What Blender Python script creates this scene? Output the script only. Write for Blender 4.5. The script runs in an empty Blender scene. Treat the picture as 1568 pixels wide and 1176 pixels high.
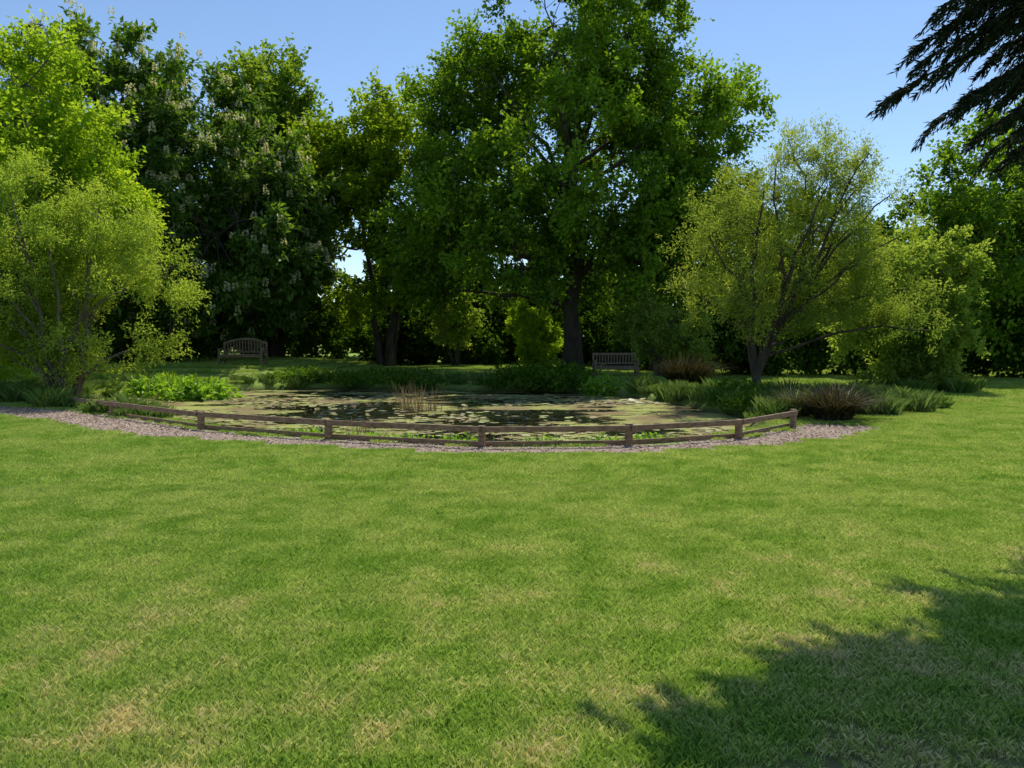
import bpy, math, numpy as np
from mathutils import Vector, Matrix, noise as mnoise
rng=np.random.default_rng(7)
sc=bpy.context.scene
COL=sc.collection
# ------------------------------------------------------------ helpers
def norm(a): return a/np.maximum(np.linalg.norm(a,axis=-1,keepdims=True),1e-9)
def sstep(a,b,x):
    t=np.clip((x-a)/(b-a),0,1); return t*t*(3-2*t)
def mesh_np(name,V,F,mat=None,v=None,smooth=False,link=True):
    me=bpy.data.meshes.new(name)
    V=np.asarray(V,dtype=np.float32); F=np.asarray(F,dtype=np.int32)
    m,k=F.shape
    me.vertices.add(len(V)); me.vertices.foreach_set('co',V.ravel())
    me.loops.add(m*k); me.loops.foreach_set('vertex_index',F.ravel())
    me.polygons.add(m); me.polygons.foreach_set('loop_start',np.arange(0,m*k,k,dtype=np.int32))
    if v is not None:
        a=me.attributes.new('v','FLOAT','FACE'); a.data.foreach_set('value',np.asarray(v,dtype=np.float32))
    me.update(calc_edges=True)
    me.polygons.foreach_set('use_smooth',np.full(m,smooth))
    if mat: me.materials.append(mat)
    ob=bpy.data.objects.new(name,me)
    if link: COL.objects.link(ob)
    return ob
def empty(name,loc=(0,0,0)):
    e=bpy.data.objects.new(name,None); e.location=loc; e.empty_display_size=.3; COL.objects.link(e); return e
def par(ch,p):
    ch.parent=p
    ch.matrix_parent_inverse=Matrix.Translation(-Vector(p.location))
class Geo:
    def __init__(s): s.V=[];s.F=[];s.n=0
    def tube(s,P,R,k=6):
        P=np.asarray(P,float);R=np.asarray(R,float);n=len(P)
        T=norm(np.gradient(P,axis=0))
        ref=np.array([0.3,0.2,1.]) if abs(T[:,2]).mean()<.8 else np.array([1.,0.1,0])
        A=norm(np.cross(T,ref));B=np.cross(T,A)
        an=np.arange(k)*2*math.pi/k
        ring=P[:,None]+R[:,None,None]*(A[:,None]*np.cos(an)[None,:,None]+B[:,None]*np.sin(an)[None,:,None])
        s.V.append(ring.reshape(-1,3))
        i=np.arange(n-1)[:,None]*k;j=np.arange(k)[None];j2=(j+1)%k
        f=np.stack([i+j,i+j2,i+k+j2,i+k+j],-1).reshape(-1,4)+s.n
        s.F.append(f);s.n+=n*k
    def box(s,c,d,ax=None):
        c=np.asarray(c,float);d=np.asarray(d,float)/2
        ax=np.eye(3) if ax is None else np.asarray(ax,float)
        b=min(d)*.18
        corners=[]
        l=int(np.argmax(d));o=[(l+1)%3,(l+2)%3]
        pr=[(1,1-b/d[o[1]]),(1-b/d[o[0]],1),(-(1-b/d[o[0]]),1),(-1,1-b/d[o[1]]),(-1,-(1-b/d[o[1]])),(-(1-b/d[o[0]]),-1),(1-b/d[o[0]],-1),(1,-(1-b/d[o[1]]))]
        for e in(-1,1):
            for p in pr:
                q=np.zeros(3);q[l]=e*d[l];q[o[0]]=p[0]*d[o[0]];q[o[1]]=p[1]*d[o[1]];corners.append(c+q@ax)
        s.V.append(np.array(corners));n=s.n
        f=[[n+i,n+(i+1)%8,n+8+(i+1)%8,n+8+i] for i in range(8)]
        for b0 in(0,8):
            f+=[[n+b0,n+b0+1,n+b0+2,n+b0+3],[n+b0,n+b0+3,n+b0+4,n+b0+7],[n+b0+4,n+b0+5,n+b0+6,n+b0+7]]
        s.F.append(np.array(f));s.n+=16
    def obj(s,name,mat,smooth=True):
        return mesh_np(name,np.concatenate(s.V),np.concatenate(s.F),mat,smooth=smooth)
# ------------------------------------------------------------ materials
def newmat(name):
    m=bpy.data.materials.new(name);m.use_nodes=True;nt=m.node_tree;nt.nodes.clear()
    out=nt.nodes.new('ShaderNodeOutputMaterial');return m,nt,out
def N(nt,t,**kw):
    n=nt.nodes.new(t)
    for k,v in kw.items(): setattr(n,k,v)
    return n
def mixc(nt,fac,a,b,mode='MIX'):
    n=nt.nodes.new('ShaderNodeMix');n.data_type='RGBA';n.blend_type=mode
    for s,val in((0,fac),(6,a),(7,b)):
        if isinstance(val,bpy.types.NodeSocket): nt.links.new(val,n.inputs[s])
        elif s==0: n.inputs[0].default_value=val
        else: n.inputs[s].default_value=(*val,1)
    return n.outputs[2]
def noise_n(nt,scale,detail=3,rough=.55,vec=None):
    n=N(nt,'ShaderNodeTexNoise');n.inputs['Scale'].default_value=scale;n.inputs['Detail'].default_value=detail;n.inputs['Roughness'].default_value=rough
    if vec is None:
        g=N(nt,'ShaderNodeNewGeometry');vec=g.outputs['Position']
    nt.links.new(vec,n.inputs['Vector']);return n.outputs['Fac']
def ramp(nt,fac,a,b):
    n=N(nt,'ShaderNodeMapRange');n.interpolation_type='SMOOTHSTEP';nt.links.new(fac,n.inputs[0]);n.inputs[1].default_value=a;n.inputs[2].default_value=b;return n.outputs[0]
def mth(nt,op,a,b):
    n=N(nt,'ShaderNodeMath',operation=op)
    for i,v in enumerate((a,b)):
        if isinstance(v,bpy.types.NodeSocket): nt.links.new(v,n.inputs[i])
        else: n.inputs[i].default_value=v
    return n.outputs[0]
def leaf_shader(nt,out,col,tcol,trans=.4,gloss=.06,rough=.45):
    d=N(nt,'ShaderNodeBsdfDiffuse')
    nt.links.new(col,d.inputs['Color']);m=d
    if trans>0:
        t=N(nt,'ShaderNodeBsdfTranslucent');nt.links.new(tcol,t.inputs['Color'])
        m=N(nt,'ShaderNodeMixShader');m.inputs[0].default_value=trans;nt.links.new(d.outputs[0],m.inputs[1]);nt.links.new(t.outputs[0],m.inputs[2])
    if gloss>0:
        g=N(nt,'ShaderNodeBsdfGlossy');g.inputs['Roughness'].default_value=rough;g.inputs['Color'].default_value=(1,1,1,1)
        m2=N(nt,'ShaderNodeMixShader');m2.inputs[0].default_value=gloss;nt.links.new(m.outputs[0],m2.inputs[1]);nt.links.new(g.outputs[0],m2.inputs[2]);m=m2
    nt.links.new(m.outputs[0],out.inputs[0])
def leaf_mat(name,a,b,trans=.4,gloss=.0,tb=1.9,nscale=0,rough=.45):
    m,nt,out=newmat(name)
    at=N(nt,'ShaderNodeAttribute',attribute_name='v')
    c=mixc(nt,at.outputs['Fac'],a,b)
    if nscale:
        nz=ramp(nt,noise_n(nt,nscale,1),.35,.65)
        c=mixc(nt,nz,c,mixc(nt,.5,c,tuple(x*.6 for x in a)))
    tc=mixc(nt,1.0,c,(tb*1.12,tb,tb*.4),'MULTIPLY')
    leaf_shader(nt,out,c,tc,trans,gloss,rough);return m
def simple(name,a,b,scale=8,rough=.8,bump=.3,stretch=None):
    m,nt,out=newmat(name)
    tc=N(nt,'ShaderNodeTexCoord');mp=N(nt,'ShaderNodeMapping');nt.links.new(tc.outputs['Object'],mp.inputs[0])
    if stretch: mp.inputs['Scale'].default_value=stretch
    f=noise_n(nt,scale,4,.65,mp.outputs[0])
    c=mixc(nt,ramp(nt,f,.3,.7),a,b)
    p=N(nt,'ShaderNodeBsdfPrincipled');nt.links.new(c,p.inputs['Base Color']);p.inputs['Roughness'].default_value=rough
    bp=N(nt,'ShaderNodeBump');bp.inputs['Strength'].default_value=bump;bp.inputs['Distance'].default_value=.02;nt.links.new(f,bp.inputs['Height']);nt.links.new(bp.outputs[0],p.inputs['Normal'])
    nt.links.new(p.outputs[0],out.inputs[0]);return m
M_bark=simple('bark',(.03,.024,.018),(.08,.065,.05),6,.9,.8,(1,1,.25))
M_bark2=simple('bark_grey',(.07,.06,.045),(.15,.13,.10),8,.9,.6,(1,1,.3))
M_wood=simple('fence_wood',(.13,.075,.04),(.30,.19,.11),14,.7,.4,(.6,.6,2))
M_bench=simple('bench_wood',(.12,.08,.055),(.21,.15,.105),10,.7,.3)
# ------------------------------------------------------------ ground functions
pond_ctrl=np.array([(-10.2,18.9),(-7.9,16.9),(-5.2,14.7),(-2.85,13.4),(-.4,12.45),(1.75,12.65),(3.5,13.6),(4.7,15.2),(5.3,17.4),(4.9,20),(4.3,23.5),(2.6,26.4),(-.5,27.6),(-4,28.6),(-8,28.6),(-11,27),(-12.6,24),(-12,21)])
def catmull(P,closed=True,k=6):
    out=[];n=len(P)
    for i in range(n if closed else n-1):
        if closed: p0,p1,p2,p3=P[(i-1)%n],P[i],P[(i+1)%n],P[(i+2)%n]
        else: p0,p1,p2,p3=P[max(i-1,0)],P[i],P[i+1],P[min(i+2,n-1)]
        for j in range(k):
            t=j/k;out.append(.5*((2*p1)+(-p0+p2)*t+(2*p0-5*p1+4*p2-p3)*t*t+(-p0+3*p1-3*p2+p3)*t**3))
    if not closed: out.append(P[-1])
    return np.array(out)
POND=catmull(pond_ctrl)
def seg_dist(X,Y,P,closed):
    A=P if closed else P[:-1];B=np.roll(P,-1,0) if closed else P[1:]
    best=np.full(X.shape,1e9)
    for a,b in zip(A,B):
        ab=b-a;t=np.clip(((X-a[0])*ab[0]+(Y-a[1])*ab[1])/(ab@ab+1e-9),0,1)
        best=np.minimum(best,np.hypot(X-a[0]-t*ab[0],Y-a[1]-t*ab[1]))
    return best
def pond_sd(X,Y):
    X=np.asarray(X,float);Y=np.asarray(Y,float)
    d=seg_dist(X,Y,POND,True);ins=np.zeros(X.shape,bool)
    A=POND;B=np.roll(POND,-1,0)
    for a,b in zip(A,B):
        c=((a[1]>Y)!=(b[1]>Y))
        xi=(b[0]-a[0])*(Y-a[1])/((b[1]-a[1])+1e-12)+a[0]
        ins^=c&(X<xi)
    return np.where(ins,-d,d)+.1*np.sin(X*2.1+Y)+.08*np.sin(Y*3.3-X*1.7)
fence_pts=np.array([(-12.6,21.0),(-10.4,18.8),(-8.2,16.3),(-5.45,13.9),(-2.94,12.7),(-.45,11.8),(1.77,12.0),(3.69,12.9),(5.14,14.5)])
path_ctrl=np.array([(-16,20.6),(-13.2,18.8),(-10.3,17.3),(-8.3,15.5),(-5.5,13.35),(-2.98,12.3),(-.45,11.5),(1.8,11.65),(3.8,12.5),(5.1,13.5),(5.75,14.3)])
PATH=catmull(path_ctrl,False)
def path_mask(X,Y):
    d=seg_dist(np.asarray(X,float),np.asarray(Y,float),PATH,False)
    w=.40+.30*sstep(2.5,7,np.abs(X+.5))+.05*np.sin(X*5)+.07*np.sin(X*2.3+Y*3)
    return sstep(w+.08,w-.08,d)
def soil_mask(X,Y):
    r=np.hypot((X-3.7)/2.7,(Y-2.2)/1.2)+.12*np.sin(X*4+Y*2)+.1*np.sin(Y*7-X*3)+.08*np.sin(X*13+Y*9)
    return sstep(1.25,.6,r)
def gz(X,Y):
    X=np.asarray(X,float);Y=np.asarray(Y,float)
    base=.60*sstep(26.5,31,Y)*sstep(-5,-10.5,X)+.05*np.sin(X*.35+1)*np.sin(Y*.3)*sstep(4,14,Y)+.25*sstep(27,31,Y)*sstep(8,3,X)*sstep(-10,-2,X)
    base=base+1.0*sstep(55,120,Y)
    sd=pond_sd(X,Y)
    return base*sstep(-.2,1.5,sd)+(-.62)*sstep(.35,-.75,sd)
def uniq(*a): return np.unique(np.round(np.concatenate(a),4))
xs=uniq(np.array([-500,-300,-180,-120,-80,-60,-45]),np.arange(-36,-16,1),np.arange(-16,9,.2),np.arange(9,36,1),np.array([45,60,80,120,180,300,500]))
ys=uniq(np.array([-300,-150,-80,-40,-20,-10,-5]),np.arange(-2,11,.2),np.arange(11,32,.2),np.arange(32,60,1),np.array([70,85,100,120,150,200,300,600]))
GX,GY=np.meshgrid(xs,ys);GZ=gz(GX,GY)
nx,ny=len(xs),len(ys)
I=np.arange(nx*ny).reshape(ny,nx)
F=np.stack([I[:-1,:-1],I[:-1,1:],I[1:,1:],I[1:,:-1]],-1).reshape(-1,4)
ground=mesh_np('ground',np.stack([GX,GY,GZ],-1).reshape(-1,3),F,smooth=True)
for nm,arr in(('path',path_mask(GX,GY)),('soil',soil_mask(GX,GY)),('pond',sstep(.25,-.15,pond_sd(GX,GY)))):
    a=ground.data.attributes.new(nm,'FLOAT','POINT');a.data.foreach_set('value',arr.ravel().astype(np.float32))
def grass_color(nt):
    g=N(nt,'ShaderNodeNewGeometry');sep=N(nt,'ShaderNodeSeparateXYZ');nt.links.new(g.outputs['Position'],sep.inputs[0])
    n1=noise_n(nt,.8,4,.7);n2=noise_n(nt,2.6,2,.65)
    c=mixc(nt,ramp(nt,n2,.35,.68),(.23,.385,.05),(.37,.50,.10))
    c=mixc(nt,ramp(nt,n1,.42,.62),c,mixc(nt,.5,c,(.48,.55,.15)))
    near=ramp(nt,sep.outputs['Y'],9.0,2.5)
    rightn=ramp(nt,sep.outputs['X'],-3,8)
    k=mth(nt,'ADD',mth(nt,'MULTIPLY',near,.17),mth(nt,'MULTIPLY',rightn,.05))
    k=mth(nt,'ADD',k,mth(nt,'ADD',mth(nt,'MULTIPLY',n1,.5),mth(nt,'MULTIPLY',n2,.5)))
    dry=mth(nt,'MULTIPLY',ramp(nt,k,.575,.90),.75)
    return c,dry
m,nt,out=newmat('ground_lawn')
c,dry=grass_color(nt)
fine=noise_n(nt,45,4,.7)
c=mixc(nt,dry,c,(.46,.38,.20))
c=mixc(nt,ramp(nt,fine,.35,.7),mixc(nt,.5,c,(.09,.12,.025)),c)
def attr(nt,n): return N(nt,'ShaderNodeAttribute',attribute_name=n).outputs['Fac']
chip=noise_n(nt,60,3,.8)
cc=mixc(nt,ramp(nt,chip,.35,.65),(.29,.21,.155),(.55,.435,.345))
c=mixc(nt,attr(nt,'path'),c,cc)
sl=mixc(nt,ramp(nt,noise_n(nt,14,5,.75),.35,.65),(.085,.052,.03),(.25,.17,.10))
sl=mixc(nt,ramp(nt,noise_n(nt,70,3,.8),.45,.7),sl,(.28,.22,.12))
c=mixc(nt,attr(nt,'soil'),c,sl)
c=mixc(nt,attr(nt,'pond'),c,(.04,.035,.018))
p=N(nt,'ShaderNodeBsdfPrincipled');nt.links.new(c,p.inputs['Base Color']);p.inputs['Roughness'].default_value=.95;p.inputs['Specular IOR Level'].default_value=.1
bp=N(nt,'ShaderNodeBump');bp.inputs['Strength'].default_value=.9;bp.inputs['Distance'].default_value=.04;nt.links.new(fine,bp.inputs['Height']);nt.links.new(bp.outputs[0],p.inputs['Normal'])
nt.links.new(p.outputs[0],out.inputs[0]);ground.data.materials.append(m)
def grass_mat(name,tint=(1,1,1),trans=.42,drybias=0):
    m,nt,out=newmat(name)
    c,dry=grass_color(nt)
    at=N(nt,'ShaderNodeAttribute',attribute_name='v').outputs['Fac']
    f=mth(nt,'ADD',mth(nt,'MULTIPLY',at,.62),dry)
    f=ramp(nt,mth(nt,'ADD',f,drybias),.54,.98)
    c=mixc(nt,at,mixc(nt,1.,c,(.66,.73,.76),'MULTIPLY'),mixc(nt,1.,c,(1.5,1.35,1.9),'MULTIPLY'))
    c=mixc(nt,f,c,(.68,.61,.35))
    c=mixc(nt,1.,c,tint,'MULTIPLY')
    leaf_shader(nt,out,c,mixc(nt,1.,c,(1.35,1.25,.8),'MULTIPLY'),trans,.0,.45);return m
M_grass=grass_mat('grass_blades')
M_grass_long=grass_mat('long_grass_blades',(.42,.50,.50),.4,-.15)
# ------------------------------------------------------------ leaves
# natural openings in the crowns where the sky shows through (start, end, radius)
GAPS=[(np.array((-6.3,32.5,4.6)),np.array((-10.4,53,6.5)),1.15),(np.array((.35,28,4.3)),np.array((.9,58,7.2)),.7),(np.array((-11.9,31,4.6)),np.array((-22,57,7)),.5)]
def gap_d(P,g):
    a,b,_=g;ab=b-a;t=np.clip(((P-a)@ab)/(ab@ab),0,1);return np.linalg.norm((P-a-t[:,None]*ab)*[1,1,1.15],axis=1)
def keep(P,extra=0):
    k=np.ones(len(P),bool)
    for g in GAPS:
        w=g[2]*(.8+.35*np.sin(P[:,0]*3.1+P[:,2]*4.3));k&=gap_d(P,g)>w+extra
    return k
def leaves_np(P,U,Nn,L,W):
    n=len(P);U=norm(U);S=norm(np.cross(U,Nn));Nn=np.cross(S,U)
    L=np.broadcast_to(L,(n,))[:,None];W=np.broadcast_to(W,(n,))[:,None]
    V=np.stack([P,P+U*L*.45+S*W*.5+Nn*W*.18,P+U*L-Nn*L*.12,P+U*L*.45-S*W*.5+Nn*W*.18],1).reshape(-1,3)
    F=np.arange(n*4).reshape(n,4);return V,F
def blob_pts(lobes,n,shell=.45,thr=-.12,nf=.33,seed=0):
    L=np.array(lobes,float);w=(L[:,3]*L[:,4]*L[:,5])**.7;w/=w.sum()
    out=[];tries=0
    while len(out)<n and tries<n*40:
        tries+=1
        k=rng.choice(len(L),p=w);d=norm(rng.normal(size=3));r=1-shell*rng.random()**1.6
        p=L[k,:3]+d*r*L[k,3:]
        q=np.min(np.linalg.norm((p-L[:,:3])/L[:,3:],axis=1))
        if q<1-shell-.1 and rng.random()<.75: continue
        if mnoise.noise(Vector(p*nf)+Vector((seed*7.3,0,0)))<thr: continue
        out.append(p)
    return np.array(out)
def make_tree(name,base,h,tr,lobes,nclump,cr,leafL,leafW,twigs,per,mat,bark=M_bark,stems=1,fork=.35,shell=.5,thr=-.12,nf=.33,up=.25,limbs=12,droop=0,seed=0,lowz=.4,flowers=None,bole=0,spread=.16):
    x0,y0=base;z0=float(gz(x0,y0));e=empty(name,(x0,y0,z0))
    C=blob_pts(lobes,nclump,shell,thr,nf,seed);C=C[keep(C,.25)];C[:,2]=np.maximum(C[:,2],lowz+rng.random(len(C))*.5)
    cen=C.mean(0)
    g=Geo();nodes=[];nrad=[]
    tops=[]
    if bole: g.tube([(x0,y0,z0-.15),(x0,y0,z0+.05),(x0+.03,y0,z0+bole*.5),(x0,y0,z0+bole+.1)],[tr*1.5,tr*1.15,tr,tr*.95],10)
    for s in range(stems):
        a=s*2.4+.5;sp=0 if stems==1 else 1
        off=np.array([math.cos(a),math.sin(a),0])*sp
        b=np.array([x0,y0,z0-.15])+off*tr*1.4
        r0=tr
        if bole: b=np.array([x0,y0,z0+bole])+off*tr*.3;r0=tr*.55
        top=np.array([cen[0],cen[1],z0+h*.82])+off*h*spread*sp
        t=np.linspace(0,1,10)[:,None]
        P=b+(top-b)*np.concatenate([t**1.25,t**1.25,t],1)+off*(np.sin(t*3.14)*h*.03)
        P+=np.concatenate([np.zeros((2,3)),rng.normal(size=(8,3))*[.09,.09,0]*(h/10)])
        R=r0*(1-t[:,0])**.85+.015
        if not bole: R[0]*=1.35
        g.tube(P,R,9);tops.append((P,R))
    idx=[int(rng.integers(len(C)))];D=np.linalg.norm(C-C[idx[0]],axis=1)
    for _ in range(limbs-1):
        i=int(np.argmax(D));idx.append(i);D=np.minimum(D,np.linalg.norm(C-C[i],axis=1))
    for i in idx:
        tgt=C[i]
        ds=[np.linalg.norm(P0[4]-tgt) for P0,_ in tops];P0,R0=tops[int(np.argmin(ds))]
        zt=z0+h*fork*.8+max(0,(tgt[2]-z0)*.55-h*fork*.3)*rng.uniform(.7,1.)
        k=int(np.argmin(abs(P0[:,2]-zt)));k=min(max(k,1),8);s0=P0[k]
        mid=(s0+tgt)/2+np.array([0,0,.12*np.linalg.norm(tgt-s0)])
        t=np.linspace(0,1,8)[:,None];P=(1-t)**2*s0+2*t*(1-t)*mid+t*t*tgt
        P[1:]+=rng.normal(size=(7,3))*.07*h/10
        R=np.linspace(R0[k]*.5+.012,.015,8);g.tube(P,R,6);nodes.append(P[2:]);nrad.append(R[2:])
    for P0,R0 in tops: nodes.append(P0[4:]);nrad.append(R0[4:])
    nodes=np.concatenate(nodes);nrad=np.concatenate(nrad)
    for c in C:
        d=np.linalg.norm(nodes-c,axis=1)+.25*np.maximum(0,nodes[:,2]-c[2]);k=int(np.argmin(d))
        s0=nodes[k];mid=(s0+c)/2+np.array([0,0,.1*d[k]])+rng.normal(size=3)*.05*d[k]
        t=np.array([0,.33,.66,1.])[:,None];P=(1-t)**2*s0+2*t*(1-t)*mid+t*t*c
        r=min(nrad[k]*.55,.012+.012*d[k]);g.tube(P,[r,r*.75,r*.5,.006],4)
    par(g.obj('trunk_and_limbs',bark),e)
    n=len(C)
    outd=norm((C-cen)*[1,1,.8])[:,None,:]
    td=norm(outd*.75+rng.normal(size=(n,twigs,3))*.75+np.array([0,0,up]))
    tl=cr*rng.uniform(.45,1.25,(n,twigs))*rng.uniform(.75,1.25,(n,1))
    t=rng.random((n,twigs,per))**.7
    P=C[:,None,None,:]+td[:,:,None,:]*(tl[:,:,None]*t)[...,None]+rng.normal(size=(n,twigs,per,3))*cr*.11
    P[...,2]-=droop*(t**2)*tl[:,:,None]
    U=td[:,:,None,:]*.7+rng.normal(size=P.shape)*.6;U[...,2]-=droop*.8+.1
    Nn=np.array([0,0,1.])+rng.normal(size=P.shape)*.6+outd[:,:,None,:]*.4
    cn=np.array([mnoise.noise(Vector(c*.5)) for c in C])[:,None,None]
    v=np.clip(.1+cn*.5+rng.random((n,1,1))*.35+rng.random((n,twigs,per))*.4+.25*t,0,1)
    P=P.reshape(-1,3);k=(P[:,2]>z0+.05)&keep(P)
    s=rng.uniform(.7,1.25,len(P))
    V,F=leaves_np(P[k],U.reshape(-1,3)[k],Nn.reshape(-1,3)[k],leafL*s[k],leafW*s[k])
    par(mesh_np('foliage',V,F,mat,v.reshape(-1)[k]),e)
    if flowers:
        fm,nf_,fh=flowers
        out_r=np.linalg.norm((C-cen)/(C.std(0)),axis=1);sel=np.argsort(-out_r)[:int(len(C)*.85)]
        sel=rng.choice(sel,nf_);j=rng.integers(0,twigs,nf_)
        B=C[sel]+td[sel,j]*tl[sel,j][:,None]*1.04
        m_=30
        hh=rng.random((nf_,m_))*fh*rng.uniform(.7,1.2,(nf_,1));ang=rng.random((nf_,m_))*6.28;rr=(1-hh/fh/1.25)*.075+.01
        P=B[:,None,:]+np.stack([np.cos(ang)*rr,np.sin(ang)*rr,hh-.05],-1)
        U=np.stack([np.cos(ang),np.sin(ang),ang*0+.5],-1)
        V,F=leaves_np(P.reshape(-1,3),U.reshape(-1,3),rng.normal(size=(nf_*m_,3)),.09,.075)
        par(mesh_np('blossom_candles',V,F,fm,rng.random(nf_*m_)),e)
    return e
M_oak=leaf_mat('oak_leaves',(.024,.072,.006),(.18,.31,.022),.43,.012)
M_chest=leaf_mat('chestnut_leaves',(.022,.065,.008),(.12,.22,.026),.4,.02)
M_maple=leaf_mat('maple_leaves',(.12,.23,.015),(.31,.44,.04),.48)
M_willow=leaf_mat('willow_leaves',(.12,.21,.03),(.29,.39,.075),.46)
M_olive=leaf_mat('silver_willow_leaves',(.11,.18,.035),(.27,.35,.08),.46)
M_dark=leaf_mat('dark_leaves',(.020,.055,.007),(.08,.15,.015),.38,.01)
M_mid=leaf_mat('mid_leaves',(.055,.125,.010),(.23,.33,.025),.47)
M_copper=leaf_mat('young_leaves',(.045,.12,.015),(.18,.27,.04),.45)
M_white=leaf_mat('blossom',(.50,.54,.36),(.80,.80,.64),.45,0,1.0)
M_pale=leaf_mat('pale_leaves',(.10,.19,.035),(.27,.36,.08),.45)
M_conifer=leaf_mat('conifer_needles',(.012,.024,.012),(.03,.05,.02),0,.02,1.2)
# ------------------------------------------------------------ trees
make_tree('oak_tree',(2.7,35.5),16.5,.42,[(2.8,35.5,9.3,6.6,6.3,5.8),(2.9,35.5,14,4.8,4.2,3.8),(-1.4,35.3,11.9,3.4,3.5,3.3),(7.2,35.3,11.7,3.4,3.5,3.3),(-2,35,6,3.6,4,3),(7.4,35.3,6.6,3,3.6,3),(2.5,34,5.4,5.5,4,2.4)],
  780,1.05,.2,.14,9,21,M_oak,limbs=26,fork=.22,shell=.62,thr=-.12,seed=1,up=.3,lowz=2.4)
make_tree('horse_chestnut_tree',(-15.2,35.5),14.3,.4,[(-18.3,35.5,10.6,4.4,4.2,4.4),(-14.5,35.5,9.1,4.2,4.2,4.6),(-11.4,35.5,6.7,3.1,3.6,4.2),(-21.3,35.5,6.9,4.2,4.2,4.2),(-14.6,35,4.6,5.6,3.6,3.4)],
  540,1.0,.3,.15,8,20,M_chest,limbs=18,fork=.2,seed=2,shell=.5,thr=-.25,droop=.25,flowers=(M_white,1700,.34),lowz=1.3)
make_tree('lime_tree',(-12.7,43),16,.35,[(-12.9,43,13.2,2.7,2.8,3.4),(-12.5,43,8,4.0,4,4.5),(-10.6,43,11.5,2,2.2,2.2)],300,1.1,.25,.18,8,18,M_copper,limbs=12,seed=3,shell=.6,thr=-.22)
make_tree('field_maple_tree',(-6.3,40),13.5,.17,[(-6,40,10,2.6,3,3.9),(-9,40,9,2,2.5,4.2),(-7.5,40,5.6,3.7,3,2.8),(-4.6,40,7,2,2.5,3)],340,1.0,.22,.16,8,18,M_mid,stems=3,limbs=12,seed=4,shell=.65,thr=-.12,lowz=2,spread=.05,fork=.5)
make_tree('bright_maple_tree',(-16.8,24),11,.24,[(-15.6,24,7.4,3.4,3.4,4.0),(-13.6,23.6,5.4,2.6,2.8,3.4),(-18.6,24,5,3,3,3.6),(-14.6,23.4,2.8,2.8,2.6,2.0)],400,.8,.14,.10,9,22,M_maple,bark=M_bark2,limbs=12,seed=5,shell=.55,thr=-.25)
make_tree('willow_shrub',(-11.5,20.6),5.6,.06,[(-11.6,20.6,3.7,2.3,2.2,2.3),(-9.9,20.4,2.7,1.6,1.8,1.6),(-13.6,20.4,2.8,2.0,1.8,1.9),(-10.9,20.4,1.7,2.2,1.8,1.0)],340,.6,.085,.038,10,25,M_willow,bark=M_bark2,stems=9,limbs=22,seed=6,shell=.85,thr=-.28,up=.55,fork=.1,spread=.22)
make_tree('silver_willow_tree',(6.65,21.7),6.6,.125,[(7.7,21.7,4.5,2.6,2.3,2.5),(6.1,21.6,3.9,1.7,1.8,2.2),(9.5,21.7,3.9,1.8,1.8,2.2),(7.6,21.6,6.2,1.1,1.0,1.0),(9.9,21.6,2.4,1.5,1.5,1.2),(8.9,21.6,5.6,1.1,1.2,.9),(6.6,21.6,2.6,1.9,1.6,1.0),(8,21.6,2.5,1.6,1.4,.9)],440,.55,.085,.03,9,20,M_olive,bark=M_bark,stems=8,limbs=30,seed=7,shell=.9,thr=-.3,up=.6,fork=.12,bole=.65,spread=.24,lowz=1.1)
make_tree('alder_tree',(12.6,25.4),4.4,.05,[(12.2,25,3.0,1.8,1.6,1.5),(13.6,25,3.7,1.1,1.1,1.1),(11.4,24.6,1.7,1.4,1.2,.9),(13.2,25,1.5,1.5,1.3,.9),(12.3,24.6,.9,1.6,.9,.7)],220,.5,.13,.085,8,18,M_pale,bark=M_bark2,stems=5,limbs=8,seed=8,shell=.8,thr=-.4,fork=.15,spread=.12,lowz=.2)
make_tree('beech_tree',(21,32),11,.35,[(20.6,32,6.3,4.2,4,4.4),(24.5,32,8,5,4.4,5),(17.9,31.5,4.6,3,3,3.6),(16.5,33,3.2,2.2,2.2,2.6),(27.5,31,5,4,4,4)],500,1.0,.2,.14,8,20,M_oak,limbs=14,seed=9,shell=.6,thr=-.28,lowz=.8)
make_tree('elder_shrub',(5.9,32),3.4,.06,[(5.7,32,2.3,1.7,1.4,1.3),(6.9,31.6,1.5,1.1,1.1,1.2)],90,.5,.14,.09,8,20,M_pale,bark=M_bark2,stems=4,limbs=6,seed=10,shell=.8,fork=.1)
make_tree('laurel_shrub',(1.0,38.5),3.2,.05,[(.9,38.5,1.7,1.2,1.1,1.5),(-.6,38.3,.9,1.2,1,.7)],80,.45,.16,.1,8,20,M_maple,stems=4,limbs=5,seed=11,shell=.8,fork=.1)
make_tree('hawthorn_shrub',(-2.8,39.5),4,.06,[(-2.8,39.5,2.5,1.2,1.1,1.2)],60,.5,.14,.1,8,18,M_pale,stems=3,limbs=5,seed=12,shell=.8,fork=.15)
make_tree('distant_conifer',(-29.5,50),20,.3,[(-29.5,50,18,1.2,1.2,3),(-29.5,50,13.5,2,2,4),(-29.5,50,8,2.8,2.8,5)],150,.9,.3,.07,8,18,M_conifer,limbs=8,seed=13,droop=.5,up=-.1)
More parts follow.
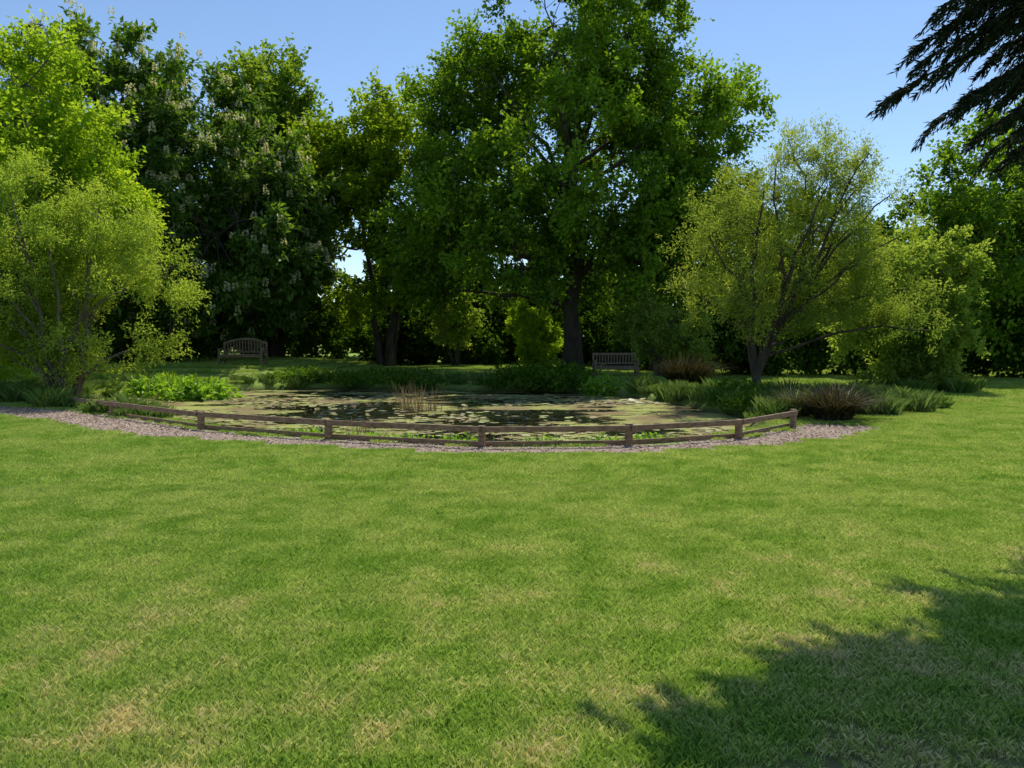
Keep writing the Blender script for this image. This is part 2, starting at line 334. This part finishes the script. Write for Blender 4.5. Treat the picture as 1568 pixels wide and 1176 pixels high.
def belt(name,items,mat,cr,L,W,twigs,per,seed,trunks=True):
    g=Geo();Ps=[];Us=[];Ns=[];vs=[]
    for j,(x,y,h,r,nn) in enumerate(items):
        z0=float(gz(x,y))
        lb=[(x,y,z0+h*.58,r,r,h*.42),(x+r*.5,y,z0+h*.4,r*.7,r*.7,h*.36),(x-r*.5,y,z0+h*.42,r*.7,r*.7,h*.34)]
        C=blob_pts(lb,nn,.55,-.35,.3,seed+j);cen=C.mean(0)
        if trunks:
            g.tube([(x,y,z0-.2),(x+.1,y,z0+h*.3),(x,y+.1,z0+h*.7)],[.25,.2,.08],7)
            for c in C[::3]: 
                s0=np.array([x,y,z0+max(h*.2,(c[2]-z0)*.6)]);g.tube([s0,(s0+c)/2+[0,0,.3],c],[.07,.05,.02],4)
        n=len(C);outd=norm(C-cen)[:,None,:]
        td=norm(outd*.8+rng.normal(size=(n,twigs,3))*.7+[0,0,.25]);tl=cr*rng.uniform(.5,1.2,(n,twigs))
        t=rng.random((n,twigs,per))**.7
        P=C[:,None,None]+td[:,:,None]*(tl[:,:,None]*t)[...,None]+rng.normal(size=(n,twigs,per,3))*cr*.12
        Ps.append(P.reshape(-1,3));Us.append((td[:,:,None]*.6+rng.normal(size=P.shape)*.6).reshape(-1,3));Ns.append((np.array([0,0,1.])+rng.normal(size=P.shape)*.6).reshape(-1,3))
        vs.append(np.clip(rng.random((n,1,1))*.5+rng.random(t.shape)*.45,0,1).reshape(-1))
    P=np.concatenate(Ps);U=np.concatenate(Us);Nn=np.concatenate(Ns);vv=np.concatenate(vs);k=keep(P);P=P[k]
    V,F=leaves_np(P,U[k],Nn[k],L*rng.uniform(.7,1.2,len(P)),W)
    e=empty(name,(items[0][0],items[0][1],0));par(mesh_np('foliage',V,F,mat,vv[k]),e)
    if trunks: par(g.obj('trunks',M_bark),e)
it=[]
for x in np.arange(-58,66,5.2):
    if -14<x<-6: continue
    it.append((x+rng.uniform(-1,1),50+rng.uniform(-2,6)+abs(x)*.05,rng.uniform(8.5,11.5),rng.uniform(3,4),110))
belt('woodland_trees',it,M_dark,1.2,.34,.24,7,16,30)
it=[]
for x in np.arange(-34,40,2.3):
    if -10.6<x<-8.6: continue
    it.append((x+rng.uniform(-.8,.8),45+rng.uniform(-2,2)-abs(x)*.15,rng.uniform(2.4,4.2),rng.uniform(1.5,2.1),40))
for x in np.arange(9.5,31,2.1):
    it.append((x+rng.uniform(-.5,.5),34.5+rng.uniform(-1,1)-max(0,x-14)*.28,rng.uniform(2.2,3.6),rng.uniform(1.4,1.9),40))
for x,y in((-5,42),(-1.5,42),(4.5,41),(6.5,38.5),(8.6,37),(-20,33),(-24,31),(-17,32.5)):
    it.append((x,y,rng.uniform(1.5,2.8),rng.uniform(1.2,1.8),30))
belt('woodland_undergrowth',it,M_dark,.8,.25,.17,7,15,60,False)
it=[(x+rng.uniform(-.8,.8),60+rng.uniform(-2,2),rng.uniform(2.6,3.9),rng.uniform(2,2.6),40) for x in np.arange(-34,40,3.3)]
belt('distant_hedge',it,M_mid,.85,.28,.18,7,15,200,False)
it=[(x,96+rng.uniform(-5,8),rng.uniform(4.4,5.6),rng.uniform(5,7),50) for x in np.arange(-110,115,8)]
belt('distant_trees',it,M_mid,1.8,.7,.5,6,14,90)
# ------------------------------------------------------------ near conifer at right
def conifer():
    bx,by=6.6,5.9;e=empty('cypress_tree',(bx,by,0));g=Geo()
    g.tube([(bx,by,-.2),(bx+.05,by,4),(bx,by+.05,9),(bx,by,15)],[.42,.33,.2,.03],12)
    Ps=[];Us=[];Ls=[];Ws=[]
    def frond(z,tip,nt_=50,big=1.,dens=44,w=.015,lm=1.):
        b=np.array([bx,by,z]);tip=np.array(tip,float);rad=np.hypot(*(tip-b)[:2]);dirv=norm((tip-b)*[1,1,0])
        t=np.linspace(0,1,14)[:,None]
        P=b+(tip-b)*t+np.array([0,0,1.])*(.22*rad*t*(1-t)*1.4)
        P[1:-1]+=rng.normal(size=(12,3))*.025
        g.tube(P,np.linspace(.045,.004,14),5)
        side=np.array([-dirv[1],dirv[0],0]);tan=norm(np.gradient(P,axis=0))
        for tt in rng.uniform(.2,1.,nt_):
            i=min(int(tt*13),12);f=tt*13-i;p=P[i]*(1-f)+P[i+1]*f;sg=rng.choice([-1,1])
            ln=(.2+.7*(1-tt))*rng.uniform(.6,1.1)*big
            d=norm(tan[i]*1.0+side*sg*rng.uniform(.2,.9)+np.array([0,0,rng.uniform(-.5,.0)]))
            m_=int(dens*ln+10);s=rng.random(m_)[:,None]
            q=p+d*ln*s-np.array([0,0,.2])*ln*s**2
            Ps.append(q);Us.append(norm(d+rng.normal(size=(m_,3))*.38-np.array([0,0,.12])));Ls.append(rng.uniform(.04,.10,m_)*lm);Ws.append(np.full(m_,w))
            if rng.random()<.5: g.tube([p,p+d*ln*.5-[0,0,.05*ln],p+d*ln-[0,0,.2*ln]],[.007,.005,.002],3)
    for tip in [(3.3,7.1,3.72),(3.75,7.2,3.55),(4.2,7.3,3.45),(4.6,7.4,3.3),(3.9,7.3,4.35),(4.1,7.2,4.67),(3.5,7.0,3.98),(4.5,7.6,3.9),(4.3,7.0,3.7),(3.8,6.9,4.1),(4.9,7.6,3.6),(4.6,7.2,4.3),(4.0,7.1,3.75),(4.9,7.3,4.0),(4.4,7.4,3.35),(4.7,7.3,3.25),(4.3,7.5,4.1),(5.1,7.9,3.5),(4.7,7.8,3.7),(3.6,7.2,4.2),(3.6,6.9,4.4),(4.0,6.9,4.5),(4.4,7.1,4.5)]:
        frond(tip[2]+.9,tip,95,1.2,60)
    for _ in range(78):
        u=rng.random();tx=1.75+3.0*u+rng.normal()*.15;ty=6.1+1.7*min(1,u*1.5)*rng.uniform(.1,1)-.3*rng.random();tz=1.6+.426*(ty+.6)+rng.uniform(.35,1.1)
        frond(tz+.7,(tx,ty,tz),60,1.75,24,.06,1.9)
    for z in np.linspace(5.6,13.5,170):
        a=rng.uniform(0,2*math.pi);rad=np.interp(z,[5,6.5,9,14.5],[4.6,4.9,4.2,.8])*rng.uniform(.82,1.08)
        d=np.array([math.cos(a),math.sin(a)])
        if d[1]>.15 and z<9.5: rad*=.62
        frond(z,(bx+d[0]*rad,by+d[1]*rad,z-.2*rad),42,1.5,22,.045,1.8)
    P=np.concatenate(Ps);U=np.concatenate(Us);L=np.concatenate(Ls)
    V,F=leaves_np(P,U,rng.normal(size=P.shape)+[0,0,.6],L,np.concatenate(Ws))
    par(mesh_np('needle_sprays',V,F,M_conifer,rng.random(len(P))),e);par(g.obj('trunk_and_limbs',M_bark),e)
conifer()
# ------------------------------------------------------------ fence
e=empty('timber_rail_fence',(-.45,11.8,0));g=Geo();H=.33
def ax_of(a,b):
    d=b-a;d=d/np.linalg.norm(d);s=np.cross([0,0,1.],d);s/=np.linalg.norm(s);return np.array([d,s,np.cross(d,s)])
fp=[np.array([x,y,float(gz(x,y))]) for x,y in fence_pts]
for i,p_ in enumerate(fp):
    a=fp[max(i-1,0)];b=fp[min(i+1,len(fp)-1)];ax=ax_of(a,b);ax[0][2]=0
    hh=H+rng.uniform(-.01,.015)
    g.box(p_+[0,0,hh/2-.1],(.095,.095,hh+.2),ax)
par(g.obj('posts',M_wood,False),e)
g=Geo()
for a,b in zip(fp[:-1],fp[1:]):
    ax=ax_of(a,b);o=-ax[1]*.068;L=np.linalg.norm(b-a)
    j=rng.uniform(-.008,.008)
    g.box((a+b)/2+o+[0,0,H-.055+j],(L-.012,.04,.085),ax)
    o2=ax[1]*.08;g.box((a+b)/2+o2+[0,0,.03],(L-.01,.03,.10),ax)
par(g.obj('rails',M_wood,False),e)
# ------------------------------------------------------------ benches
def bench(x,y,rot,w=1.8,arch=0.):
    z=float(gz(x,y));e=empty('park_bench',(x,y,z))
    c,s=math.cos(rot),math.sin(rot);AX=np.array([[c,s,0],[-s,c,0],[0,0,1.]])
    def B(g,cx,d): g.box(np.array([x,y,z])+np.array(cx)@AX,d,AX)
    g=Geo()
    for sx in(-1,1):
        B(g,(sx*(w/2-.035),-.26,.31),(.07,.07,.62));B(g,(sx*(w/2-.035),.26,.46),(.07,.06,.92))
        B(g,(sx*(w/2-.035),0,.645),(.075,.6,.04));B(g,(sx*(w/2-.035),0,.2),(.045,.45,.05))
    par(g.obj('legs_and_arms',M_bench,False),e)
    g=Geo()
    for k in range(5): B(g,(0,-.24+k*.105,.43),(w-.15,.09,.028))
    B(g,(0,-.285,.37),(w-.15,.03,.08));par(g.obj('seat',M_bench,False),e)
    g=Geo();n=13
    B(g,(0,.27,.53),(w-.15,.035,.06))
    for k in range(n):
        u=(k/(n-1)*2-1);top=.86+arch*(1-u*u)
        B(g,(u*(w/2-.16),.27,(.56+top)/2),(.05,.02,top-.56))
    us=np.linspace(-1,1,11)
    for u0,u1 in zip(us[:-1],us[1:]):
        a=np.array([u0*(w/2-.07),.27,.88+arch*(1-u0*u0)]);b=np.array([u1*(w/2-.07),.27,.88+arch*(1-u1*u1)])
        aw=np.array([x,y,z])+a@AX;bw=np.array([x,y,z])+b@AX
        g.box((aw+bw)/2,(np.linalg.norm(bw-aw)+.004,.045,.08),ax_of(aw,bw))
    par(g.obj('backrest',M_bench,False),e)
bench(3.85,29.6,.05,1.65)
bench(-10.4,30.8,-.08,1.75,.16)
# ------------------------------------------------------------ water
Wz=-.2
wx=np.arange(-14,7,.5);wy=np.arange(11,31,.5);X,Y=np.meshgrid(wx,wy)
I=np.arange(X.size).reshape(X.shape);F=np.stack([I[:-1,:-1],I[:-1,1:],I[1:,1:],I[1:,:-1]],-1).reshape(-1,4)
cxy=np.stack([X,Y],-1).reshape(-1,2)[F].mean(1);F=F[pond_sd(cxy[:,0],cxy[:,1])<.7]
water=mesh_np('pond_water',np.stack([X,Y,X*0+Wz],-1).reshape(-1,3),F,smooth=True)
m,nt,out=newmat('pond_water')
w=N(nt,'ShaderNodeBsdfPrincipled');w.inputs['Base Color'].default_value=(.018,.02,.010,1);w.inputs['Roughness'].default_value=.02;w.inputs['IOR'].default_value=1.33
bp=N(nt,'ShaderNodeBump');bp.inputs['Strength'].default_value=1.;bp.inputs['Distance'].default_value=.30;nt.links.new(noise_n(nt,1.3,1),bp.inputs['Height']);nt.links.new(bp.outputs[0],w.inputs['Normal'])
d=N(nt,'ShaderNodeBsdfDiffuse');fn=noise_n(nt,25,4,.7)
col=mixc(nt,ramp(nt,noise_n(nt,.7,5),.42,.60),(.28,.22,.11),(.40,.43,.13));col=mixc(nt,ramp(nt,fn,.35,.65),mixc(nt,.6,col,(.07,.06,.03)),col)
nt.links.new(col,d.inputs['Color'])
g1=N(nt,'ShaderNodeNewGeometry');mp=N(nt,'ShaderNodeMapping');nt.links.new(g1.outputs['Position'],mp.inputs[0]);mp.inputs['Scale'].default_value=(.8,1.5,1);mp.inputs['Location'].default_value=(3.3,1.2,0)
sp=N(nt,'ShaderNodeSeparateXYZ');nt.links.new(g1.outputs['Position'],sp.inputs[0])
lr=mth(nt,'MULTIPLY',mth(nt,'ADD',ramp(nt,sp.outputs['X'],-6,-10),ramp(nt,sp.outputs['X'],1.5,4)),.09)
def openw(cx,cy,rx,ry,s):
    dx=mth(nt,'DIVIDE',mth(nt,'SUBTRACT',sp.outputs['X'],cx),rx);dy=mth(nt,'DIVIDE',mth(nt,'SUBTRACT',sp.outputs['Y'],cy),ry)
    r=mth(nt,'SQRT',mth(nt,'ADD',mth(nt,'MULTIPLY',dx,dx),mth(nt,'MULTIPLY',dy,dy)),0)
    return mth(nt,'MULTIPLY',ramp(nt,r,1.1,.45),s)
big=noise_n(nt,.6,6,.7,mp.outputs[0])
tot=mth(nt,'ADD',mth(nt,'ADD',big,lr),mth(nt,'MULTIPLY',fn,.14))
tot=mth(nt,'SUBTRACT',tot,mth(nt,'ADD',openw(-3.95,20.0,1.4,3.6,.22),openw(.3,18.6,1.2,1.9,.18)))
fac=ramp(nt,tot,.565,.595)
ms=N(nt,'ShaderNodeMixShader');nt.links.new(fac,ms.inputs[0]);nt.links.new(w.outputs[0],ms.inputs[1]);nt.links.new(d.outputs[0],ms.inputs[2]);nt.links.new(ms.outputs[0],out.inputs[0])
water.data.materials.append(m)
def lilies(n):
    cents=np.stack([rng.uniform(-10,4,30),rng.uniform(13.5,26,30)],-1)
    cand=cents[rng.integers(30,size=n*4)]+rng.normal(size=(n*4,2))*[.9,.45]
    ok=(pond_sd(cand[:,0],cand[:,1])<-.5)&((np.hypot((cand[:,0]+3.95)/1.2,(cand[:,1]-20.)/3.0)>1)&(np.hypot((cand[:,0]-.3)/1.,(cand[:,1]-18.6)/1.5)>1)|(rng.random(n*4)<.08))
    cand=cand[ok][:n];V=[];F=[];vs=[];k=0
    for x,y in cand:
        r=rng.uniform(.05,.12);a0=rng.uniform(0,6.28);tl=rng.normal(size=2)*.14;kk=10
        ang=a0+np.linspace(.15,6.13,kk);z=Wz+.006+rng.random()*.012+(abs(tl).sum()*r if rng.random()<.25 else 0)
        rr=r*(1+rng.normal(size=kk)*.04)
        V.append([x,y,z])
        for a,q in zip(ang,rr): V.append([x+math.cos(a)*q,y+math.sin(a)*q,z+(math.cos(a)*tl[0]+math.sin(a)*tl[1])*q*.5+.002])
        for i in range(kk-1): F.append([k,k+1+i,k+2+i])
        vs+=[rng.random()]*(kk-1);k+=kk+1
    return mesh_np('lily_pads',V,F,leaf_mat('lily_pad',(.23,.16,.085),(.33,.36,.12),0,.10,1.2,0,.35),vs)
lilies(1600)
# ------------------------------------------------------------ grass patches (instanced)
def blade_patch(name,size,n,h,w,mat,lean=.5,sq=True):
    if not sq:
        r=np.sqrt(rng.random(n))*size/2;a=rng.random(n)*6.283;x=np.cos(a)*r;y=np.sin(a)*r
    else: x=rng.uniform(-size/2,size/2,n);y=rng.uniform(-size/2,size/2,n)
    hh=h*rng.uniform(.5,1.2,n);a=rng.random(n)*6.283;ln=rng.random(n)*lean+.1
    dx=np.cos(a)*ln*hh;dy=np.sin(a)*ln*hh;b=rng.random(n)*6.283;wx=np.cos(b)*w/2;wy=np.sin(b)*w/2
    z=-.01
    p0=np.stack([x-wx,y-wy,x*0+z],-1);p1=np.stack([x+wx,y+wy,x*0+z],-1)
    m0=np.stack([x+dx*.4+wx*.9,y+dy*.4+wy*.9,hh*.6],-1)
    tip=np.stack([x+dx,y+dy,hh*.95],-1)
    V=np.stack([p0,p1,m0,tip],1).reshape(-1,3);F=np.arange(n*4).reshape(n,4)
    return mesh_np(name,V,F,mat,rng.random(n),link=False)
def instancer(name,P,srcs,scale=(.85,1.2),tilt=.05,quarter=False):
    n=len(P);me=bpy.data.meshes.new(name);me.vertices.add(n);me.vertices.foreach_set('co',np.asarray(P,np.float32).ravel())
    rz=rng.integers(0,4,n)*math.pi/2 if quarter else rng.random(n)*6.283
    rot=np.stack([rng.normal(size=n)*tilt,rng.normal(size=n)*tilt,rz],-1).astype(np.float32)
    a=me.attributes.new('rot','FLOAT_VECTOR','POINT');a.data.foreach_set('vector',rot.ravel())
    a=me.attributes.new('scl','FLOAT','POINT');a.data.foreach_set('value',rng.uniform(*scale,n).astype(np.float32))
    a=me.attributes.new('idx','INT','POINT');a.data.foreach_set('value',rng.integers(0,len(srcs),n).astype(np.int32))
    me.update();ob=bpy.data.objects.new(name,me);COL.objects.link(ob)
    col=bpy.data.collections.new(name+'_parts')
    for s in srcs: col.objects.link(s)
    ng=bpy.data.node_groups.new(name,'GeometryNodeTree')
    ng.interface.new_socket('Geometry',in_out='INPUT',socket_type='NodeSocketGeometry');ng.interface.new_socket('Geometry',in_out='OUTPUT',socket_type='NodeSocketGeometry')
    gi=ng.nodes.new('NodeGroupInput');go=ng.nodes.new('NodeGroupOutput');ip=ng.nodes.new('GeometryNodeInstanceOnPoints');ci=ng.nodes.new('GeometryNodeCollectionInfo')
    ci.inputs['Collection'].default_value=col;ci.inputs['Separate Children'].default_value=True;ci.inputs['Reset Children'].default_value=True
    def na(nm,t):
        q=ng.nodes.new('GeometryNodeInputNamedAttribute');q.data_type=t;q.inputs['Name'].default_value=nm;return q.outputs[0]
    L=ng.links.new;L(gi.outputs[0],ip.inputs['Points']);L(ci.outputs[0],ip.inputs['Instance']);ip.inputs['Pick Instance'].default_value=True
    L(na('idx','INT'),ip.inputs['Instance Index']);L(na('rot','FLOAT_VECTOR'),ip.inputs['Rotation']);L(na('scl','FLOAT'),ip.inputs['Scale']);L(ip.outputs[0],go.inputs[0])
    md=ob.modifiers.new('scatter','NODES');md.node_group=ng;return ob
def grid_pts(x0,x1,y0,y1,st,cond,jit=.4):
    X,Y=np.meshgrid(np.arange(x0,x1,st),np.arange(y0,y1,st));X=X.ravel()+rng.uniform(-jit,jit,X.size)*st;Y=Y.ravel()+rng.uniform(-jit,jit,Y.size)*st
    k=cond(X,Y);X=X[k];Y=Y[k];return np.stack([X,Y,gz(X,Y)],-1)
def lawn_ok(X,Y): return (path_mask(X,Y)<.3)&(pond_sd(X,Y)>.25)
near=[blade_patch('blades',.31,1350,.038,.0038,M_grass,1.0) for _ in range(6)]
P=grid_pts(-9,9,1.6,8.5,.3,lambda X,Y:lawn_ok(X,Y)&(abs(X)<Y*.8+2)&(soil_mask(X,Y)<.04),0)
instancer('lawn_grass',P,near,(.99,1.03),.02,True)
tu=[blade_patch('blades',.13,90,.036,.0038,M_grass,1.2,False) for _ in range(5)]
P=grid_pts(.0,8,1.0,5,.06,lambda X,Y:(soil_mask(X,Y)>.01)&(rng.random(X.size)>.1+.78*soil_mask(X,Y)))
instancer('sparse_grass',P,tu,(.5,1.1),.1)
midb=[blade_patch('blades',.41,1000,.042,.0058,M_grass,.9) for _ in range(5)]
P=grid_pts(-16,18,8.5,21,.4,lambda X,Y:lawn_ok(X,Y)&(abs(X)<Y*.8+2),0)
instancer('mown_grass',P,midb,(.99,1.04),.02,True)
farb=[blade_patch('blades',1.05,1300,.08,.014,M_grass,.7) for _ in range(3)]
P=grid_pts(-28,32,20.5,46,1.,lambda X,Y:(path_mask(X,Y)<.3)&(pond_sd(X,Y)>.5),.03)
instancer('meadow_grass',P,farb,(1,1.05),.02,True)
longb=[blade_patch('blades',.6,260,.40,.010,M_grass_long,.8,False) for _ in range(3)]
def long_ok(X,Y):
    sd=pond_sd(X,Y);r=rng.random(X.size)
    edge=(sd>.0)&(sd<.7)&(Y>16)&(r<np.where(Y>25,.35,.7))
    right=(sd>0)&(np.hypot((X-7.4)/2.7,(Y-19.6)/3.2)<1)&(r<.65)
    left=(np.hypot((X+12.5)/3.5,(Y-21.8)/2.0)<1)&(sd>0)&(r<.7)
    ald=(np.hypot((X-12.4)/1.8,(Y-24.4)/1.2)<1)&(r<.6)
    return (edge|right|left|ald)&(path_mask(X,Y)<.2)&~((abs(X-3.6)<1.3)&(Y>25.5))
P=grid_pts(-18,16,13,32,.34,long_ok);instancer('long_grass',P,longb,(.4,1.15),.12)
X=rng.uniform(-15,8,70000);Y=rng.uniform(10.5,21.5,70000);k=(path_mask(X,Y)>.3+.4*rng.random(70000));X=X[k][:14000];Y=Y[k][:14000]
P=np.stack([X,Y,gz(X,Y)+.012],-1);n=len(P);U=rng.normal(size=(n,3))*[1,1,.15]
V,F=leaves_np(P,U,np.array([0,0,1.])+rng.normal(size=(n,3))*.22,rng.uniform(.03,.07,n),.028)
mesh_np('wood_chips',V,F,leaf_mat('wood_chip',(.31,.225,.165),(.68,.56,.45),.0,0,1),rng.random(n))
# ------------------------------------------------------------ pond-side plants
def tuft(name,x,y,r,h,n,w,mat,arch=.8,z=None,segs=5):
    z0=float(gz(x,y)) if z is None else z
    a=rng.random(n)*6.283;rr=np.sqrt(rng.random(n))*r*.35;b=np.stack([x+np.cos(a)*rr,y+np.sin(a)*rr,np.full(n,z0-.05)],-1)
    a2=a+rng.normal(size=n)*.5;out=np.stack([np.cos(a2),np.sin(a2),a2*0],-1);L=h*rng.uniform(.6,1.15,n)[:,None];ar=rng.uniform(.15,1,n)[:,None]*arch
    S=np.stack([-np.sin(a2),np.cos(a2),a2*0],-1);V=[]
    for i in range(segs):
        t=i/(segs-1);c=b+out*ar*L*(t**1.6)*r/h*1.2+np.array([0,0,1.])*L*(t-.42*ar*t**2.6);ww=w*(1-t**2)*.5+.001
        V+= [c-S*ww,c+S*ww]
    V=np.stack(V,1).reshape(-1,3);o=np.arange(n)[:,None,None]*segs*2;q=np.array([[2*i,2*i+1,2*i+3,2*i+2] for i in range(segs-1)])[None]
    F=(o+q).reshape(-1,4);return mesh_np(name,V,F,mat,np.repeat(rng.random(n),segs-1))
M_phor=leaf_mat('flax_blades',(.025,.022,.014),(.095,.085,.042),.15,.02)
M_sedge=leaf_mat('sedge_blades',(.05,.08,.018),(.13,.155,.04),.3,.02)
M_reed=leaf_mat('dry_reed',(.20,.14,.08),(.34,.26,.15),.2,0,1)
M_iris=leaf_mat('iris_leaves',(.11,.24,.025),(.24,.40,.045),.45,.02)
M_herb=leaf_mat('herb_leaves',(.04,.10,.012),(.13,.23,.03),.4)
tuft('flax_plant',5.6,25.6,1.2,1.3,620,.05,M_phor,1.1)
tuft('flax_plant',6.35,15.7,.9,.85,700,.026,M_phor,1.2)
tuft('flax_plant',7.0,17.0,.8,.85,300,.035,M_phor,1.2)
tuft('flax_plant',5.9,16.5,.7,.8,260,.03,M_sedge,1.2)
tuft('flax_plant',6.9,19.8,.6,.8,160,.035,M_sedge,1.1)
for x,y,h in((-2.4,19.3,.7),(-2.8,20.6,.9),(-2.0,19.9,.75),(-3.0,15.4,.4),(-2.5,20.9,.8)): tuft('dry_reeds',x,y,.7,h,34,.012,M_reed,.7,Wz)
for x,y,h in((-9.8,24,.8),(-9.1,23.6,.65),(-10.5,24.4,.9),(2.9,26.2,.75)): tuft('iris_plant',x,y,.5,h,70,.06,M_iris,.5,Wz)
def herb(name,x,y,r,h,n,L,W,mat):
    z0=float(gz(x,y));z0=max(z0,Wz);d=norm(rng.normal(size=(n,3)));d[:,2]=abs(d[:,2]);q=.5+.5*rng.random(n)[:,None]
    lump=1+.22*np.sin(d[:,:1]*9+d[:,1:2]*7+x)
    P=np.array([x,y,z0])+d*[r,r,h]*q*lump
    V,F=leaves_np(P,d*.6+rng.normal(size=(n,3))*.5,d*.5+[0,0,.8]+rng.normal(size=(n,3))*.35,L*rng.uniform(.6,1.2,n),W);return mesh_np(name,V,F,mat,rng.random(n))
herb('marsh_plant',1.4,27.4,1.6,.75,3800,.16,.09,M_herb);herb('marsh_plant',0.2,28,1.2,.6,2200,.16,.09,M_herb)
herb('broadleaf_plant',-9.6,24.2,1.2,.55,700,.24,.15,M_iris);herb('broadleaf_plant',2.9,25.9,.7,.5,330,.24,.15,M_iris)
herb('broadleaf_plant',-11.2,25.6,1.2,.6,800,.22,.13,M_iris)
herb('marsh_plant',5.9,20.4,1.0,.55,1700,.12,.07,M_herb);herb('marsh_plant',-4.5,29.3,2.5,.4,3200,.15,.08,M_herb)
herb('marsh_plant',-7.6,29.6,1.3,.35,1700,.15,.08,M_herb);herb('marsh_plant',5.6,18.5,.7,.4,900,.12,.07,M_herb)
for x,y in((-2.7,13.6),(-1.9,13.3),(-.9,13.1),(.5,12.9),(1.5,12.95),(2.4,13.4),(-3.8,14.2)): herb('water_plant',x,y,.45+rng.random()*.3,.18,330,.10,.05,M_iris)
# ------------------------------------------------------------ light, sky, camera
el=math.radians(58);S=Vector((.36*math.cos(el),.933*math.cos(el),math.sin(el))).normalized()
sl=bpy.data.lights.new('sun','SUN');sl.energy=5;sl.angle=math.radians(.5);sl.color=(1,.955,.88)
so=bpy.data.objects.new('sun',sl);so.rotation_euler=S.to_track_quat('Z','Y').to_euler();so.location=(0,0,30);COL.objects.link(so)
w=bpy.data.worlds.new('World');sc.world=w;w.use_nodes=True;nt=w.node_tree;nt.nodes.clear()
o=nt.nodes.new('ShaderNodeOutputWorld');b=nt.nodes.new('ShaderNodeBackground');s=nt.nodes.new('ShaderNodeTexSky');s.sky_type='NISHITA';s.sun_disc=False
s.sun_elevation=el;s.sun_rotation=math.atan2(S.x,S.y);s.air_density=1.0;s.dust_density=.1;s.ozone_density=4.0;b.inputs[1].default_value=.15
nt.links.new(s.outputs[0],b.inputs[0]);nt.links.new(b.outputs[0],o.inputs[0])
cam=bpy.data.cameras.new('camera');cam.lens=28;cam.sensor_width=36;cam.clip_end=2000;cam.clip_start=.05
co=bpy.data.objects.new('camera',cam);co.location=(0,0,1.6);co.rotation_euler=(math.radians(90-3.19),0,0);COL.objects.link(co);sc.camera=co
sc.view_settings.view_transform='Standard';sc.view_settings.look='None';sc.view_settings.exposure=0
